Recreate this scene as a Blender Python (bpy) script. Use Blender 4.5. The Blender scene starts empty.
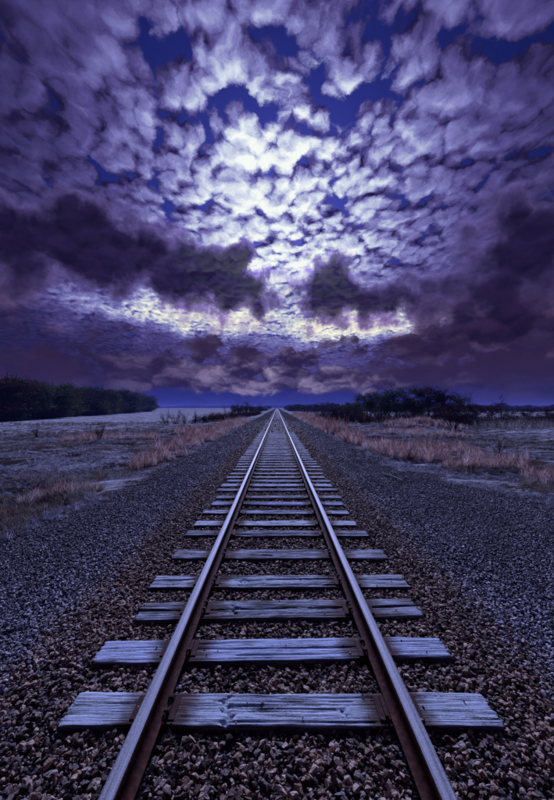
import bpy, bmesh, math, random, os
import numpy as np
from mathutils import Vector, Matrix, noise as mnoise

random.seed(7)
RNG = np.random.default_rng(11)
scene = bpy.context.scene
COL = scene.collection
R = math.radians

# ------------------------------------------------------------------ camera
FPX = 345.0                       # focal length in photograph pixels (800 high)
CAM_H = 1.885                     # eye height above the sleeper tops
cam_data = bpy.data.cameras.new('camera')
cam_data.sensor_fit = 'VERTICAL'
cam_data.sensor_height = 36.0
cam_data.sensor_width = 36.0
cam_data.lens = FPX / 800.0 * 36.0
cam_data.clip_start = 0.05
cam_data.clip_end = 20000
cam = bpy.data.objects.new('camera', cam_data)
COL.objects.link(cam)
cam.location = (0.0, 0.0, CAM_H)
cam.rotation_euler = (R(90) + math.atan(7.5 / FPX), 0, 0)
scene.camera = cam

# ------------------------------------------------------------------ render settings
scene.render.engine = 'CYCLES'
scene.cycles.use_denoising = True
scene.cycles.max_bounces = 6
scene.cycles.diffuse_bounces = 3
scene.cycles.glossy_bounces = 3
scene.cycles.transparent_max_bounces = 6
scene.cycles.volume_bounces = 0
scene.cycles.sample_clamp_indirect = 4.0
scene.view_settings.view_transform = 'Standard'
scene.view_settings.look = 'None'
scene.view_settings.exposure = 0.0
scene.view_settings.gamma = 1.0
scene.view_settings.use_curve_mapping = False


# ------------------------------------------------------------------ node expressions
class NT:
    """Small wrapper that writes node trees as expressions."""
    def __init__(self, tree):
        self.t = tree
        self.t.nodes.clear()

    def node(self, kind, **props):
        n = self.t.nodes.new(kind)
        for k, v in props.items():
            setattr(n, k, v)
        return n

    def put(self, socket, v):
        if isinstance(v, E):
            self.t.links.new(v.s, socket)
        elif v is not None:
            if hasattr(socket.default_value, '__len__') and not hasattr(v, '__len__'):
                v = [v] * len(socket.default_value)
            if hasattr(socket.default_value, '__len__') and len(socket.default_value) == 4 and len(v) == 3:
                v = list(v) + [1.0]
            socket.default_value = v

    def math(self, op, a, b=None, c=None, clamp=False):
        n = self.node('ShaderNodeMath', operation=op, use_clamp=clamp)
        self.put(n.inputs[0], a)
        if b is not None: self.put(n.inputs[1], b)
        if c is not None: self.put(n.inputs[2], c)
        return E(self, n.outputs[0])

    def vmath(self, op, a, b=None, scale=None):
        n = self.node('ShaderNodeVectorMath', operation=op)
        self.put(n.inputs[0], a)
        if b is not None: self.put(n.inputs[1], b)
        if scale is not None: self.put(n.inputs['Scale'], scale)
        out = n.outputs['Value'] if op in ('DOT_PRODUCT', 'LENGTH', 'DISTANCE') else n.outputs[0]
        return E(self, out)

    def comb(self, x, y, z=0.0):
        n = self.node('ShaderNodeCombineXYZ')
        for i, v in enumerate((x, y, z)): self.put(n.inputs[i], v)
        return E(self, n.outputs[0])

    def sep(self, v):
        n = self.node('ShaderNodeSeparateXYZ')
        self.put(n.inputs[0], v)
        return [E(self, o) for o in n.outputs]

    def noise(self, vec, scale=1.0, detail=5.0, rough=0.5, lac=2.0, color=False, dist=0.0, dim='3D'):
        n = self.node('ShaderNodeTexNoise', noise_dimensions=dim)
        if vec is not None: self.put(n.inputs['Vector'], vec)
        self.put(n.inputs['Scale'], scale); self.put(n.inputs['Detail'], detail)
        self.put(n.inputs['Roughness'], rough); self.put(n.inputs['Lacunarity'], lac)
        self.put(n.inputs['Distortion'], dist)
        return E(self, n.outputs['Color' if color else 'Fac'])

    def voronoi(self, vec, scale=1.0, feature='F1', out='Distance', rand=1.0, dim='3D'):
        n = self.node('ShaderNodeTexVoronoi', feature=feature, voronoi_dimensions=dim)
        if vec is not None: self.put(n.inputs['Vector'], vec)
        self.put(n.inputs['Scale'], scale)
        self.put(n.inputs['Randomness'], rand)
        return E(self, n.outputs[out])

    def sstep(self, v, a, b, lo=0.0, hi=1.0):
        n = self.node('ShaderNodeMapRange', interpolation_type='SMOOTHSTEP')
        self.put(n.inputs['Value'], v)
        self.put(n.inputs['From Min'], a); self.put(n.inputs['From Max'], b)
        self.put(n.inputs['To Min'], lo); self.put(n.inputs['To Max'], hi)
        return E(self, n.outputs['Result'])

    def mix(self, f, a, b, kind='MIX'):
        n = self.node('ShaderNodeMix', data_type='RGBA', blend_type=kind, clamp_factor=True)
        self.put(n.inputs[0], f); self.put(n.inputs[6], a); self.put(n.inputs[7], b)
        return E(self, n.outputs[2])

    def ramp(self, f, stops):
        n = self.node('ShaderNodeValToRGB')
        el = n.color_ramp.elements
        while len(el) < len(stops): el.new(0.5)
        for e, (p, c) in zip(el, stops):
            e.position = p; e.color = (*c, 1.0)
        self.put(n.inputs[0], f)
        return E(self, n.outputs[0])

    def bump(self, h, strength=0.5, distance=0.02):
        n = self.node('ShaderNodeBump')
        self.put(n.inputs['Height'], h); self.put(n.inputs['Strength'], strength); self.put(n.inputs['Distance'], distance)
        return E(self, n.outputs[0])


class E:
    def __init__(self, nt, s): self.nt, self.s = nt, s
    def __add__(self, o): return self.nt.math('ADD', self, o)
    __radd__ = __add__
    def __sub__(self, o): return self.nt.math('SUBTRACT', self, o)
    def __rsub__(self, o): return self.nt.math('SUBTRACT', o, self)
    def __mul__(self, o): return self.nt.math('MULTIPLY', self, o)
    __rmul__ = __mul__
    def __truediv__(self, o): return self.nt.math('DIVIDE', self, o)
    def abs(self): return self.nt.math('ABSOLUTE', self)
    def clamp(self): return self.nt.math('ADD', self, 0.0, clamp=True)
    def max(self, o): return self.nt.math('MAXIMUM', self, o)
    def min(self, o): return self.nt.math('MINIMUM', self, o)
    def pow(self, o): return self.nt.math('POWER', self, o)


# ------------------------------------------------------------------ sky: clear Nishita sky behind two cloud decks
SUN_EL = R(27)
world = bpy.data.worlds.new('World')
scene.world = world
world.use_nodes = True
world.cycles.sampling_method = 'MANUAL'
world.cycles.sample_map_resolution = 512


def build_sky():
    n = NT(world.node_tree)
    tc = n.node('ShaderNodeTexCoord')
    D = E(n, tc.outputs['Generated'])
    x, y, z = n.sep(D)
    zc = z.max(0.0)
    deg = 180.0 / math.pi
    N2 = lambda *a, **k: n.noise(*a, dim='2D', **k)
    V2 = lambda *a, **k: n.voronoi(*a, dim='2D', **k)
    az = n.math('ARCTAN2', x, y) * deg
    el = n.math('ARCSINE', z) * deg
    AE = n.comb(az * 0.1, el * 0.1, 0.0)                  # cloud-bank coordinates, tens of degrees

    def pix(px, py):
        dx, dy = px - 276.0, 407.5 - py
        return math.degrees(math.atan2(dx, FPX)), math.degrees(math.atan2(dy, math.hypot(dx, FPX)))

    # domain warp for the placed clouds
    wa = N2(AE, 1.6, 5, 0.6, color=True)
    wv = n.vmath('SUBTRACT', wa, (0.5, 0.5, 0.5))
    wx, wy, _ = n.sep(wv)
    AEW = n.comb(az + wx * 13.0, el + wy * 8.0, 0.0)

    def total(spec):
        """sum of soft cloud masses, each (px, py, rx, ry, amplitude) by its bearing and height in the sky"""
        acc = 0.0
        for px, py, rx, ry, amp in spec:
            a0, e0 = pix(px, py)
            k = math.degrees(1 / FPX) * math.cos(math.radians(a0)) ** 1.5
            m = n.node('ShaderNodeVectorMath', operation='MULTIPLY_ADD')
            n.put(m.inputs[0], AEW)
            m.inputs[1].default_value = (1 / (rx * k), 1 / (ry * k), 0)
            m.inputs[2].default_value = (-a0 / (rx * k), -e0 / (ry * k), 0)
            v = E(n, m.outputs[0])
            q = n.math('POWER', math.exp(-1.0), n.vmath('DOT_PRODUCT', v, v))
            acc = n.math('MULTIPLY_ADD', q, amp, acc)
        return acc

    # light that the hidden sun sends through the cloud deck
    def sunlobe(px, py, sig):
        a0, e0 = map(R, pix(px, py))
        v = (math.sin(a0) * math.cos(e0), math.cos(a0) * math.cos(e0), math.sin(e0))
        d = n.vmath('DOT_PRODUCT', D, v)
        ang = n.math('ARCCOSINE', d.min(0.99999)) * deg
        return n.math('EXPONENT', n.math('POWER', ang * (1.0 / sig), 2.0) * -1.0)

    breaks = total([(185, 314, 92, 14, .56), (365, 324, 72, 15, .62), (290, 262, 75, 26, .34), (290, 150, 120, 50, .10)])
    glow = sunlobe(285, 185, 21.0) * 0.34 + sunlobe(285, 190, 26.0) * 0.17 + 0.030 + breaks

    # ---- high deck (altocumulus on a plane)
    inv = n.math('DIVIDE', 1.0, zc + 0.17)
    P = n.comb(x * inv, y * inv, 0.0)
    w1 = n.vmath('SUBTRACT', N2(P, 3.0, 3, 0.5, color=True), (0.5, 0.5, 0.5))
    w2 = n.vmath('SUBTRACT', N2(P, 15.0, 5, 0.6, color=True), (0.5, 0.5, 0.5))
    P2 = n.vmath('ADD', P, n.vmath('ADD', n.vmath('SCALE', w1, scale=0.10), n.vmath('SCALE', w2, scale=0.05)))
    Pst = n.vmath('MULTIPLY', P2, (1.0, 0.80, 1.0))
    toward = (0.004, 0.030, 0.0)
    Psh = n.vmath('ADD', Pst, toward)
    big = N2(Pst, 2.9, 3, 0.5)
    fine = N2(Pst, 30.0, 5, 0.66)

    def puffs(p):
        c1 = V2(p, 10.0, 'F1')
        c2 = V2(p, 23.0, 'F1')
        m = N2(p, 14.0, 5, 0.6)
        return (1.0 - c1 * c1 * 1.7) * 0.36 + (1.0 - c2 * c2 * 1.7) * 0.22 + m * 0.30
    mid = puffs(Pst)
    mid_s = puffs(Psh)
    gaps = total([(230, 92, 34, 14, .9), (268, 72, 16, 22, .9), (270, 118, 22, 16, 1.0), (318, 118, 36, 13, .8),
                  (352, 126, 22, 9, .7), (165, 8, 55, 24, .8), (380, 40, 40, 40, .55), (212, 120, 30, 10, .8), (425, 118, 18, 12, .6),
                  (290, 10, 50, 30, .5), (85, 140, 20, 14, .35), (455, 20, 60, 30, .35)])
    cov = mid + (big - 0.5) * 0.45 + (fine - 0.5) * 0.26 - gaps * 0.25 + n.sstep(el, 27.0, 14.0) * 0.14 + 0.125
    cover = n.sstep(cov, 0.30, 0.46)
    thick = n.sstep(cov, 0.40, 0.70)
    lowdeck = n.sstep(el, 24.0, 10.0)
    relief = (mid - mid_s) * (1.9 - lowdeck * 1.15)
    lum = glow * (0.72 + thick * 0.40 + relief + (fine - 0.5) * (0.9 + lowdeck * 1.0) + (big - 0.5) * 0.9)
    high = n.ramp(lum.clamp(), [(0.0, (0.008, 0.005, 0.028)), (0.06, (0.020, 0.014, 0.062)), (0.22, (0.086, 0.068, 0.245)),
                                (0.42, (0.23, 0.225, 0.54)), (0.66, (0.57, 0.63, 0.80)), (0.92, (0.93, 0.97, 0.93))])
    # low sun-side light turns the deck cream
    warm = n.sstep(el, 21.0, 13.0) * n.sstep(lum, 0.30, 0.8)
    high = n.mix(warm, high, n.mix(1.0, high, (1.07, 1.0, 0.80, 1), 'MULTIPLY'))

    sky = n.node('ShaderNodeTexSky', sky_type='NISHITA')
    sky.sun_disc = False
    sky.sun_elevation = SUN_EL
    sky.sun_rotation = 0.0
    sky.altitude = 200.0
    sky.air_density = 1.0; sky.dust_density = 0.3; sky.ozone_density = 4.0
    nish = n.mix(1.0, E(n, sky.outputs[0]), (0.0105, 0.0095, 0.042, 1), 'MULTIPLY')
    nish = n.mix(1.0, nish, n.comb(glow * 1.5 + 0.4, glow * 1.5 + 0.4, glow * 1.5 + 0.4), 'MULTIPLY')
    skycol = n.mix(cover, nish, high)

    # ---- middle dark clouds
    M = n.comb(az * 0.1, el * 0.13, 0.0)
    mw = n.vmath('SUBTRACT', N2(M, 5.0, 4, 0.55, color=True), (0.5, 0.5, 0.5))
    Mw = n.vmath('ADD', M, n.vmath('SCALE', mw, scale=0.16))

    def lumps(p):
        c = V2(p, 3.0, 'F1')
        return (1.0 - c * c * 1.7) * 0.26 + N2(p, 2.2, 7, 0.58) * 0.70
    nz = lumps(Mw)
    nzu = lumps(n.vmath('ADD', Mw, (0.0, 0.11, 0.0)))
    mdark = total([(120, 250, 78, 34, 1.15), (60, 232, 60, 30, .8), (212, 283, 44, 30, 1.3), (237, 258, 17, 28, .9),
                   (262, 297, 18, 14, .7), (328, 284, 30, 27, 1.35), (385, 302, 58, 17, .95), (306, 308, 16, 18, .6),
                   (10, 270, 40, 55, .7), (505, 265, 66, 60, .85), (545, 225, 50, 50, .7), (450, 335, 48, 22, 1.1), (530, 330, 60, 26, 1.1)])
    mfield = mdark + (nz - 0.5) * 1.25
    mcov = n.sstep(mfield, 0.20, 0.64)
    mthick = n.sstep(mfield, 0.35, 1.15)
    mtint = n.sstep(el, 20.0, 9.0)
    mthin = n.mix(mtint, (0.125, 0.095, 0.30, 1), (0.15, 0.092, 0.20, 1))
    mthickc = n.mix(mtint, (0.024, 0.014, 0.062, 1), (0.034, 0.014, 0.044, 1))
    mcol = n.mix(mthick, mthin, mthickc)
    mk = (glow * (2.1 - mthick * 1.5) + 0.42) * (1.0 + (nz - nzu) * 2.8)
    edge = n.mix(1.0, mcol, n.comb(mk, mk, mk), 'MULTIPLY')
    skycol = n.mix(mcov * 0.95, skycol, edge)

    # ---- low cumulus bank above the horizon
    B = n.comb(az * 0.1, el * 0.16, 0.3)
    bw = n.vmath('SUBTRACT', N2(B, 3.0, 5, 0.6, color=True), (0.5, 0.5, 0.5))
    B2 = n.vmath('ADD', B, n.vmath('SCALE', bw, scale=0.34))
    Bu = n.vmath('ADD', B2, (0.0, 0.085, 0.0))

    def heap(p):
        c1 = V2(p, 1.5, 'F1')
        c2 = V2(p, 3.6, 'F1')
        return (1.0 - c1 * c1 * 1.7) * 0.30 + (1.0 - c2 * c2 * 1.7) * 0.12 + N2(p, 2.9, 8, 0.64) * 0.44
    b0 = heap(B2)
    b1 = heap(Bu)
    bn = N2(B, 1.5, 4, 0.5)
    bank = n.sstep(el + (bn - 0.5) * 15.0 - (b0 - 0.5) * 7.0, 10.5, 8.0)
    low_gap = total([(270, 338, 40, 10, .8), (300, 345, 26, 8, .7), (400, 325, 34, 10, .6), (170, 316, 60, 10, .9), (345, 328, 60, 10, .9)])
    bcov = bank * n.sstep(b0 - low_gap * 0.40, 0.26, 0.37)
    lit = n.sstep((b0 - b1) * 1.35 + (b0 - 0.5) * 0.8 + (bn - 0.5) * 0.9, -0.34, 0.42)
    aglow = n.sstep(az.abs(), 38.0, 0.0)
    bl = lit * (aglow * 0.70 + 0.12)
    bcol = n.ramp(bl.clamp(), [(0.0, (0.018, 0.010, 0.034)), (0.15, (0.042, 0.026, 0.066)), (0.40, (0.10, 0.072, 0.155)), (0.75, (0.26, 0.21, 0.34)), (1.0, (0.52, 0.46, 0.54))])
    bdark = total([(228, 354, 40, 15, 1.3), (385, 372, 40, 13, 1.3), (20, 340, 60, 22, 1.2), (500, 362, 90, 20, 1.2), (60, 375, 60, 12, .8), (130, 340, 36, 12, .9), (435, 340, 36, 14, .9)])
    bcol = n.mix(n.sstep(bdark + (nz - .5) * .8, 0.2, 0.95) * 0.88, bcol, (0.026, 0.012, 0.032, 1))
    skycol = n.mix(bcov * 0.96, skycol, bcol)

    # ---- deep blue clear strip under the cloud bank
    strip = n.sstep(el + (b0 - 0.5) * 2.6 + (bn - 0.5) * 2.0, 3.0, 2.2) * n.sstep(az.abs(), 38.0, 18.0)
    skycol = n.mix(strip * 0.95, skycol, (0.015, 0.017, 0.15, 1))

    bg = n.node('ShaderNodeBackground')
    n.put(bg.inputs['Color'], n.mix(1.0, skycol, (10, 10, 10, 1), 'MULTIPLY'))
    bg.inputs['Strength'].default_value = 0.1
    out = n.node('ShaderNodeOutputWorld')
    n.t.links.new(bg.outputs[0], out.inputs[0])


build_sky()

sun_data = bpy.data.lights.new('sun', 'SUN')
sun_data.energy = 5.0
sun_data.angle = R(14)
sun_data.color = (0.50, 0.53, 1.0)
sun = bpy.data.objects.new('sun', sun_data)
COL.objects.link(sun)
sun.rotation_euler = (-(R(90) - SUN_EL), 0, 0)     # light comes from ahead, behind the clouds


# ------------------------------------------------------------------ helpers
def mesh_obj(name, verts, faces, mat=None, parent=None, smooth=False, mesh=None):
    if mesh is None:
        mesh = bpy.data.meshes.new(name)
        mesh.from_pydata(verts, [], faces)
        mesh.update()
        if mat: mesh.materials.append(mat)
        if smooth:
            mesh.polygons.foreach_set('use_smooth', [True] * len(mesh.polygons))
    o = bpy.data.objects.new(name, mesh)
    COL.objects.link(o)
    if parent: o.parent = parent
    return o


def empty(name, loc=(0, 0, 0), rz=0.0):
    o = bpy.data.objects.new(name, None)
    o.location = loc
    o.rotation_euler.z = rz
    COL.objects.link(o)
    return o


def tag(o, label=None, cat=None, group=None, kind=None):
    if label: o['label'] = label
    if cat: o['category'] = cat
    if group: o['group'] = group
    if kind: o['kind'] = kind
    return o


class MB:
    """collects boxes and tubes for one mesh"""
    def __init__(self):
        self.v, self.f = [], []

    def box(self, cx, cy, cz, sx, sy, sz, taper=1.0, rz=0.0):
        b = len(self.v)
        c, s = math.cos(rz), math.sin(rz)
        for k, t in ((-1, 1.0), (1, taper)):
            for i, j in ((-1, -1), (1, -1), (1, 1), (-1, 1)):
                x, y = i * sx / 2 * t, j * sy / 2 * t
                self.v.append((cx + x * c - y * s, cy + x * s + y * c, cz + k * sz / 2))
        self.f += [tuple(b + i for i in q) for q in ((3, 2, 1, 0), (4, 5, 6, 7), (0, 1, 5, 4), (1, 2, 6, 5), (2, 3, 7, 6), (3, 0, 4, 7))]

    def tube(self, pts, rads, n=5):
        b = len(self.v)
        m = len(pts)
        for i, p in enumerate(pts):
            p = Vector(p)
            d = (Vector(pts[min(i + 1, m - 1)]) - Vector(pts[max(i - 1, 0)]))
            if d.length < 1e-9: d = Vector((0, 0, 1))
            d.normalize()
            u = d.orthogonal().normalized()
            w = d.cross(u)
            for k in range(n):
                a = 2 * math.pi * k / n
                self.v.append(tuple(p + (u * math.cos(a) + w * math.sin(a)) * rads[i]))
        for i in range(m - 1):
            for k in range(n):
                k2 = (k + 1) % n
                self.f.append((b + i * n + k, b + i * n + k2, b + (i + 1) * n + k2, b + (i + 1) * n + k))
        self.f.append(tuple(b + (m - 1) * n + k for k in range(n)))
        self.f.append(tuple(b + n - 1 - k for k in range(n)))

    def build(self, name, mat, parent=None, smooth=False):
        return mesh_obj(name, self.v, self.f, mat, parent, smooth)


def material(name):
    m = bpy.data.materials.new(name)
    m.use_nodes = True
    n = NT(m.node_tree)
    bsdf = n.node('ShaderNodeBsdfPrincipled')
    bsdf.inputs['Specular IOR Level'].default_value = 0.15
    out = n.node('ShaderNodeOutputMaterial')
    m.node_tree.links.new(bsdf.outputs[0], out.inputs[0])
    return m, n, bsdf


def obj_coord(n):
    tc = n.node('ShaderNodeTexCoord')
    return E(n, tc.outputs['Object'])


def normal_z(n):
    g = n.node('ShaderNodeNewGeometry')
    return n.sep(E(n, g.outputs['Normal']))[2]


def obj_random(n):
    return E(n, n.node('ShaderNodeObjectInfo').outputs['Random'])


# ------------------------------------------------------------------ terrain
def np_noise(x, y, scale, seed=0, octaves=4, rough=0.5):
    """value noise on numpy arrays, about -1..1"""
    x = np.asarray(x, float) / scale + seed * 17.31
    y = np.asarray(y, float) / scale + seed * 9.17
    tot = np.zeros(np.broadcast(x, y).shape); amp = 1.0; norm = 0.0
    def h(i, j):
        v = np.sin(i * 127.1 + j * 311.7 + seed * 3.7) * 43758.5453
        return (v - np.floor(v)) * 2 - 1
    for _ in range(octaves):
        i, j = np.floor(x), np.floor(y)
        fx, fy = x - i, y - j
        fx = fx * fx * (3 - 2 * fx); fy = fy * fy * (3 - 2 * fy)
        v = (h(i, j) * (1 - fx) + h(i + 1, j) * fx) * (1 - fy) + (h(i, j + 1) * (1 - fx) + h(i + 1, j + 1) * fx) * fy
        tot += v * amp; norm += amp; amp *= rough
        x, y = x * 2.03 + 5.1, y * 2.03 + 1.7
    return tot / norm * 1.6


def sst(v, a, b):
    t = np.clip((np.asarray(v, float) - a) / (b - a), 0, 1)
    return t * t * (3 - 2 * t)


def gravel_edges(y):
    """left and right limit of the stones at a distance y along the line"""
    y = np.asarray(y, float)
    wob = np_noise(y, y * 0, 3.5, 3, 3) * 0.28
    left = -4.35 - 0.5 * sst(y, 9, 4) + wob
    right = 4.35 + 2.4 * sst(y, 13, 6) + np_noise(y, y * 0, 3.0, 4, 3) * 0.3
    return left, right


def gravel_mask(x, y):
    l, r = gravel_edges(y)
    e = np_noise(x, y, 0.7, 6, 3) * 0.35
    return sst(x - l + e, -0.25, 0.35) * sst(r - x + e, -0.25, 0.35)


def ground_z(x, y):
    x = np.asarray(x, float); y = np.asarray(y, float)
    ax = np.abs(x)
    z = -0.050 - 0.27 * sst(ax, 1.45, 2.6) - 0.03 * sst(ax, 2.6, 4.4)
    l, r = gravel_edges(y)
    out = np.where(x < 0, l - x, x - r)                  # distance past the stones
    z = z - 0.30 * sst(out, 0.0, 3.0) - 0.55 * sst(out, 2.0, 26.0)
    field = sst(out, -0.2, 1.6)
    rows = np.sin((x * 0.35 + y * 0.94 + np_noise(x, y, 6.0, 12, 2) * 1.3) * 2.1)
    near = 1 - sst(np.hypot(x, y), 40, 110)
    z = z + field * near * (0.115 * np_noise(x, y, 1.5, 1, 4) + 0.15 * np_noise(x, y, 7.0, 2, 3) + 0.085 * rows)
    z = z + (1 - field) * 0.022 * np_noise(x, y, 1.1, 5, 3) * sst(ax, 1.3, 2.2)
    # a low mound beside the trees on the right
    z = z + 1.15 * np.exp(-(((x - 20.5) / 5.5) ** 2 + ((y - 48) / 4.5) ** 2))
    z = z - 0.55 * sst(np.hypot(x, y), 60, 320) * sst(ax, 3, 12)
    return z


def axis(steps):
    """steps: list of (end, spacing)"""
    out = [0.0]
    for end, sp in steps:
        while out[-1] < end - 1e-6: out.append(min(out[-1] + sp, end))
    return np.array(out)


gx = axis([(8, 0.11), (16, 0.25), (40, 0.7), (120, 2.5), (400, 12), (1500, 70), (7000, 500)])
gx = np.concatenate([-gx[:0:-1], gx])
gy = np.concatenate([-axis([(10, 0.8), (100, 9), (3000, 300)])[:0:-1], axis([(14, 0.11), (30, 0.22), (70, 0.6), (160, 2.0), (500, 10), (1500, 60), (9000, 500)])])
GX, GY = np.meshgrid(gx, gy)
GZ = ground_z(GX, GY)
nx, ny = len(gx), len(gy)
gm = bpy.data.meshes.new('ground')
gv = np.stack([GX, GY, GZ], -1).reshape(-1, 3)
idx = np.arange(nx * ny).reshape(ny, nx)
gf = np.stack([idx[:-1, :-1], idx[:-1, 1:], idx[1:, 1:], idx[1:, :-1]], -1).reshape(-1, 4)
gm.vertices.add(len(gv)); gm.vertices.foreach_set('co', gv.ravel())
gm.loops.add(gf.size); gm.loops.foreach_set('vertex_index', gf.ravel())
gm.polygons.add(len(gf)); gm.polygons.foreach_set('loop_start', np.arange(0, gf.size, 4))
gm.polygons.foreach_set('use_smooth', np.ones(len(gf), bool))
gm.update(); gm.validate()
at = gm.attributes.new('gravel', 'FLOAT', 'POINT')
at.data.foreach_set('value', gravel_mask(GX, GY).ravel().astype(np.float32))


def mat_ground():
    m, n, b = material('frosted_field_and_stone_bed')
    p = obj_coord(n)
    a = n.node('ShaderNodeAttribute', attribute_name='gravel')
    g = E(n, a.outputs['Fac'])
    # stone bed below the loose stones
    v = n.voronoi(p, 46.0, 'F1')
    vc = n.voronoi(p, 46.0, 'F1', out='Color')
    vr, vg_, vb = n.sep(vc)
    stone = n.ramp(vr, [(0.0, (0.030, 0.027, 0.031)), (0.5, (0.095, 0.087, 0.096)), (0.85, (0.24, 0.225, 0.25)), (1.0, (0.50, 0.49, 0.54))])
    stone = n.mix(n.sstep(v, 0.35, 0.75), stone, (0.018, 0.015, 0.017, 1))
    # field: soil, dead grass and wind-packed frost lying in the rows
    flat = n.vmath('MULTIPLY', p, (0.55, 1.5, 1.0))
    big = n.noise(p, 0.22, 4, 0.55)
    med = n.noise(flat, 1.1, 7, 0.62)
    fin = n.noise(p, 9.0, 6, 0.65)
    soil = n.ramp(fin, [(0.3, (0.020, 0.015, 0.017)), (0.5, (0.055, 0.040, 0.040)), (0.72, (0.13, 0.095, 0.085))])
    f = med * 0.80 + fin * 0.24 + big * 0.36
    crumb = n.noise(p, 38.0, 3, 0.7)
    frost = n.sstep(f + (crumb - 0.5) * 0.80, 0.68, 0.90)
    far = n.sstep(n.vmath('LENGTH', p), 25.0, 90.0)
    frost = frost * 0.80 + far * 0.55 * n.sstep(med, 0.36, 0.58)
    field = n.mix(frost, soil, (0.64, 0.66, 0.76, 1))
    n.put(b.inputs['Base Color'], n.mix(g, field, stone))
    n.put(b.inputs['Roughness'], 1.0)
    b.inputs['Specular IOR Level'].default_value = 0.0
    h = n.mix(g, n.comb(fin * 0.5 + med, 0, 0), n.comb(1.0 - v, 0, 0))
    n.put(b.inputs['Normal'], n.bump(n.sep(h)[0], 0.8, 0.05))
    return m


gm.materials.append(mat_ground())
ground = bpy.data.objects.new('ground', gm)
COL.objects.link(ground)
tag(ground, 'frosted dark field and stone bed running flat to the horizon', kind='structure')


# ------------------------------------------------------------------ materials of the track
def mat_rail():
    m, n, b = material('rusty_rail_with_worn_steel_head')
    p = obj_coord(n)
    x, y, z = n.sep(p)
    nz = normal_z(n)
    streak = n.noise(n.vmath('MULTIPLY', p, (90.0, 1.2, 60.0)), 1.0, 4, 0.6)
    spk = n.noise(p, 160.0, 4, 0.7)
    head = n.sstep(z + (streak - 0.5) * 0.012, 0.160, 0.168) * n.sstep(nz, 0.35, 0.8)
    rustn = n.noise(p, 30.0, 6, 0.65)
    rust = n.ramp(rustn, [(0.3, (0.016, 0.007, 0.006)), (0.5, (0.060, 0.018, 0.012)), (0.7, (0.17, 0.048, 0.026))])
    steel = n.mix(streak, (0.08, 0.084, 0.095, 1), (0.26, 0.275, 0.31, 1))
    frost = n.sstep(spk + (streak - .5) * .5, 0.46, 0.62) * 0.62
    steel = n.mix(frost, steel, (0.55, 0.60, 0.70, 1))
    n.put(b.inputs['Base Color'], n.mix(head, rust, steel))
    n.put(b.inputs['Metallic'], head * (1.0 - frost) * 0.7)
    n.put(b.inputs['Roughness'], n.mix(head, (0.85, 0.85, 0.85, 1), n.comb(spk * 0.3 + 0.50 + frost * 0.3, 0, 0)).nt.sep(n.mix(head, (0.85, 0.85, 0.85, 1), n.comb(spk * 0.3 + 0.50 + frost * 0.3, 0, 0)))[0])
    n.put(b.inputs['Normal'], n.bump(rustn + streak * 0.4, 0.35, 0.004))
    return m


def mat_wood():
    m, n, b = material('weathered_frosted_sleeper_wood')
    p = obj_coord(n)
    r = obj_random(n)
    x, y, z = n.sep(p)
    off = n.comb(r * 37.0, r * 91.0, r * 13.0)
    q = n.vmath('ADD', p, off)
    grain = n.noise(n.vmath('MULTIPLY', q, (2.2, 60.0, 60.0)), 1.0, 6, 0.62)
    grain2 = n.noise(n.vmath('MULTIPLY', q, (6.0, 190.0, 190.0)), 1.0, 4, 0.6)
    blot = n.noise(n.vmath('MULTIPLY', q, (5.0, 12.0, 12.0)), 1.0, 5, 0.6)
    spk = n.noise(q, 120.0, 3, 0.7)
    wood = n.ramp(grain, [(0.30, (0.020, 0.017, 0.018)), (0.45, (0.085, 0.075, 0.072)), (0.60, (0.19, 0.175, 0.165)), (0.75, (0.30, 0.285, 0.27))])
    fr = n.sstep(grain * 0.55 + grain2 * 0.30 + blot * 0.42 + spk * 0.24 + (r - 0.5) * 0.12 - 0.02, 0.63, 0.80)
    nz = normal_z(n)
    fr = fr * n.sstep(nz, 0.45, 0.85) * (0.76 + 0.24 * r)
    near_rail = n.sstep((x.abs() - 0.735).abs() + (blot - 0.5) * 0.16, 0.28, 0.12)
    stain = n.mix(grain, (0.030, 0.010, 0.008, 1), (0.11, 0.040, 0.028, 1))
    col = n.mix(fr * (1.0 - near_rail * 0.9), wood, n.mix(n.math('FRACT', r * 3.7), (0.38, 0.46, 0.80, 1), (0.56, 0.66, 0.76, 1)))
    col = n.mix(near_rail * 0.8, col, stain)
    n.put(b.inputs['Base Color'], col)
    n.put(b.inputs['Roughness'], 0.78)
    n.put(b.inputs['Normal'], n.bump(grain + grain2 * 0.5, 1.0, 0.016))
    return m


def mat_rust():
    m, n, b = material('rusted_iron')
    p = obj_coord(n)
    f = n.noise(p, 45.0, 6, 0.65)
    n.put(b.inputs['Base Color'], n.ramp(f, [(0.3, (0.014, 0.006, 0.006)), (0.5, (0.045, 0.015, 0.012)), (0.72, (0.12, 0.036, 0.027))]))
    n.put(b.inputs['Roughness'], 0.85)
    n.put(b.inputs['Normal'], n.bump(f, 0.5, 0.004))
    return m


M_RAIL, M_WOOD, M_RUST = mat_rail(), mat_wood(), mat_rust()

# ------------------------------------------------------------------ the track: one fastened thing
GAUGE = 0.755                                  # rail centre to track centre
track = empty('railway_track', (0, 0, 0))
tag(track, 'single straight railway track of two steel rails on frosted wooden sleepers', 'railway track')

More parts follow.
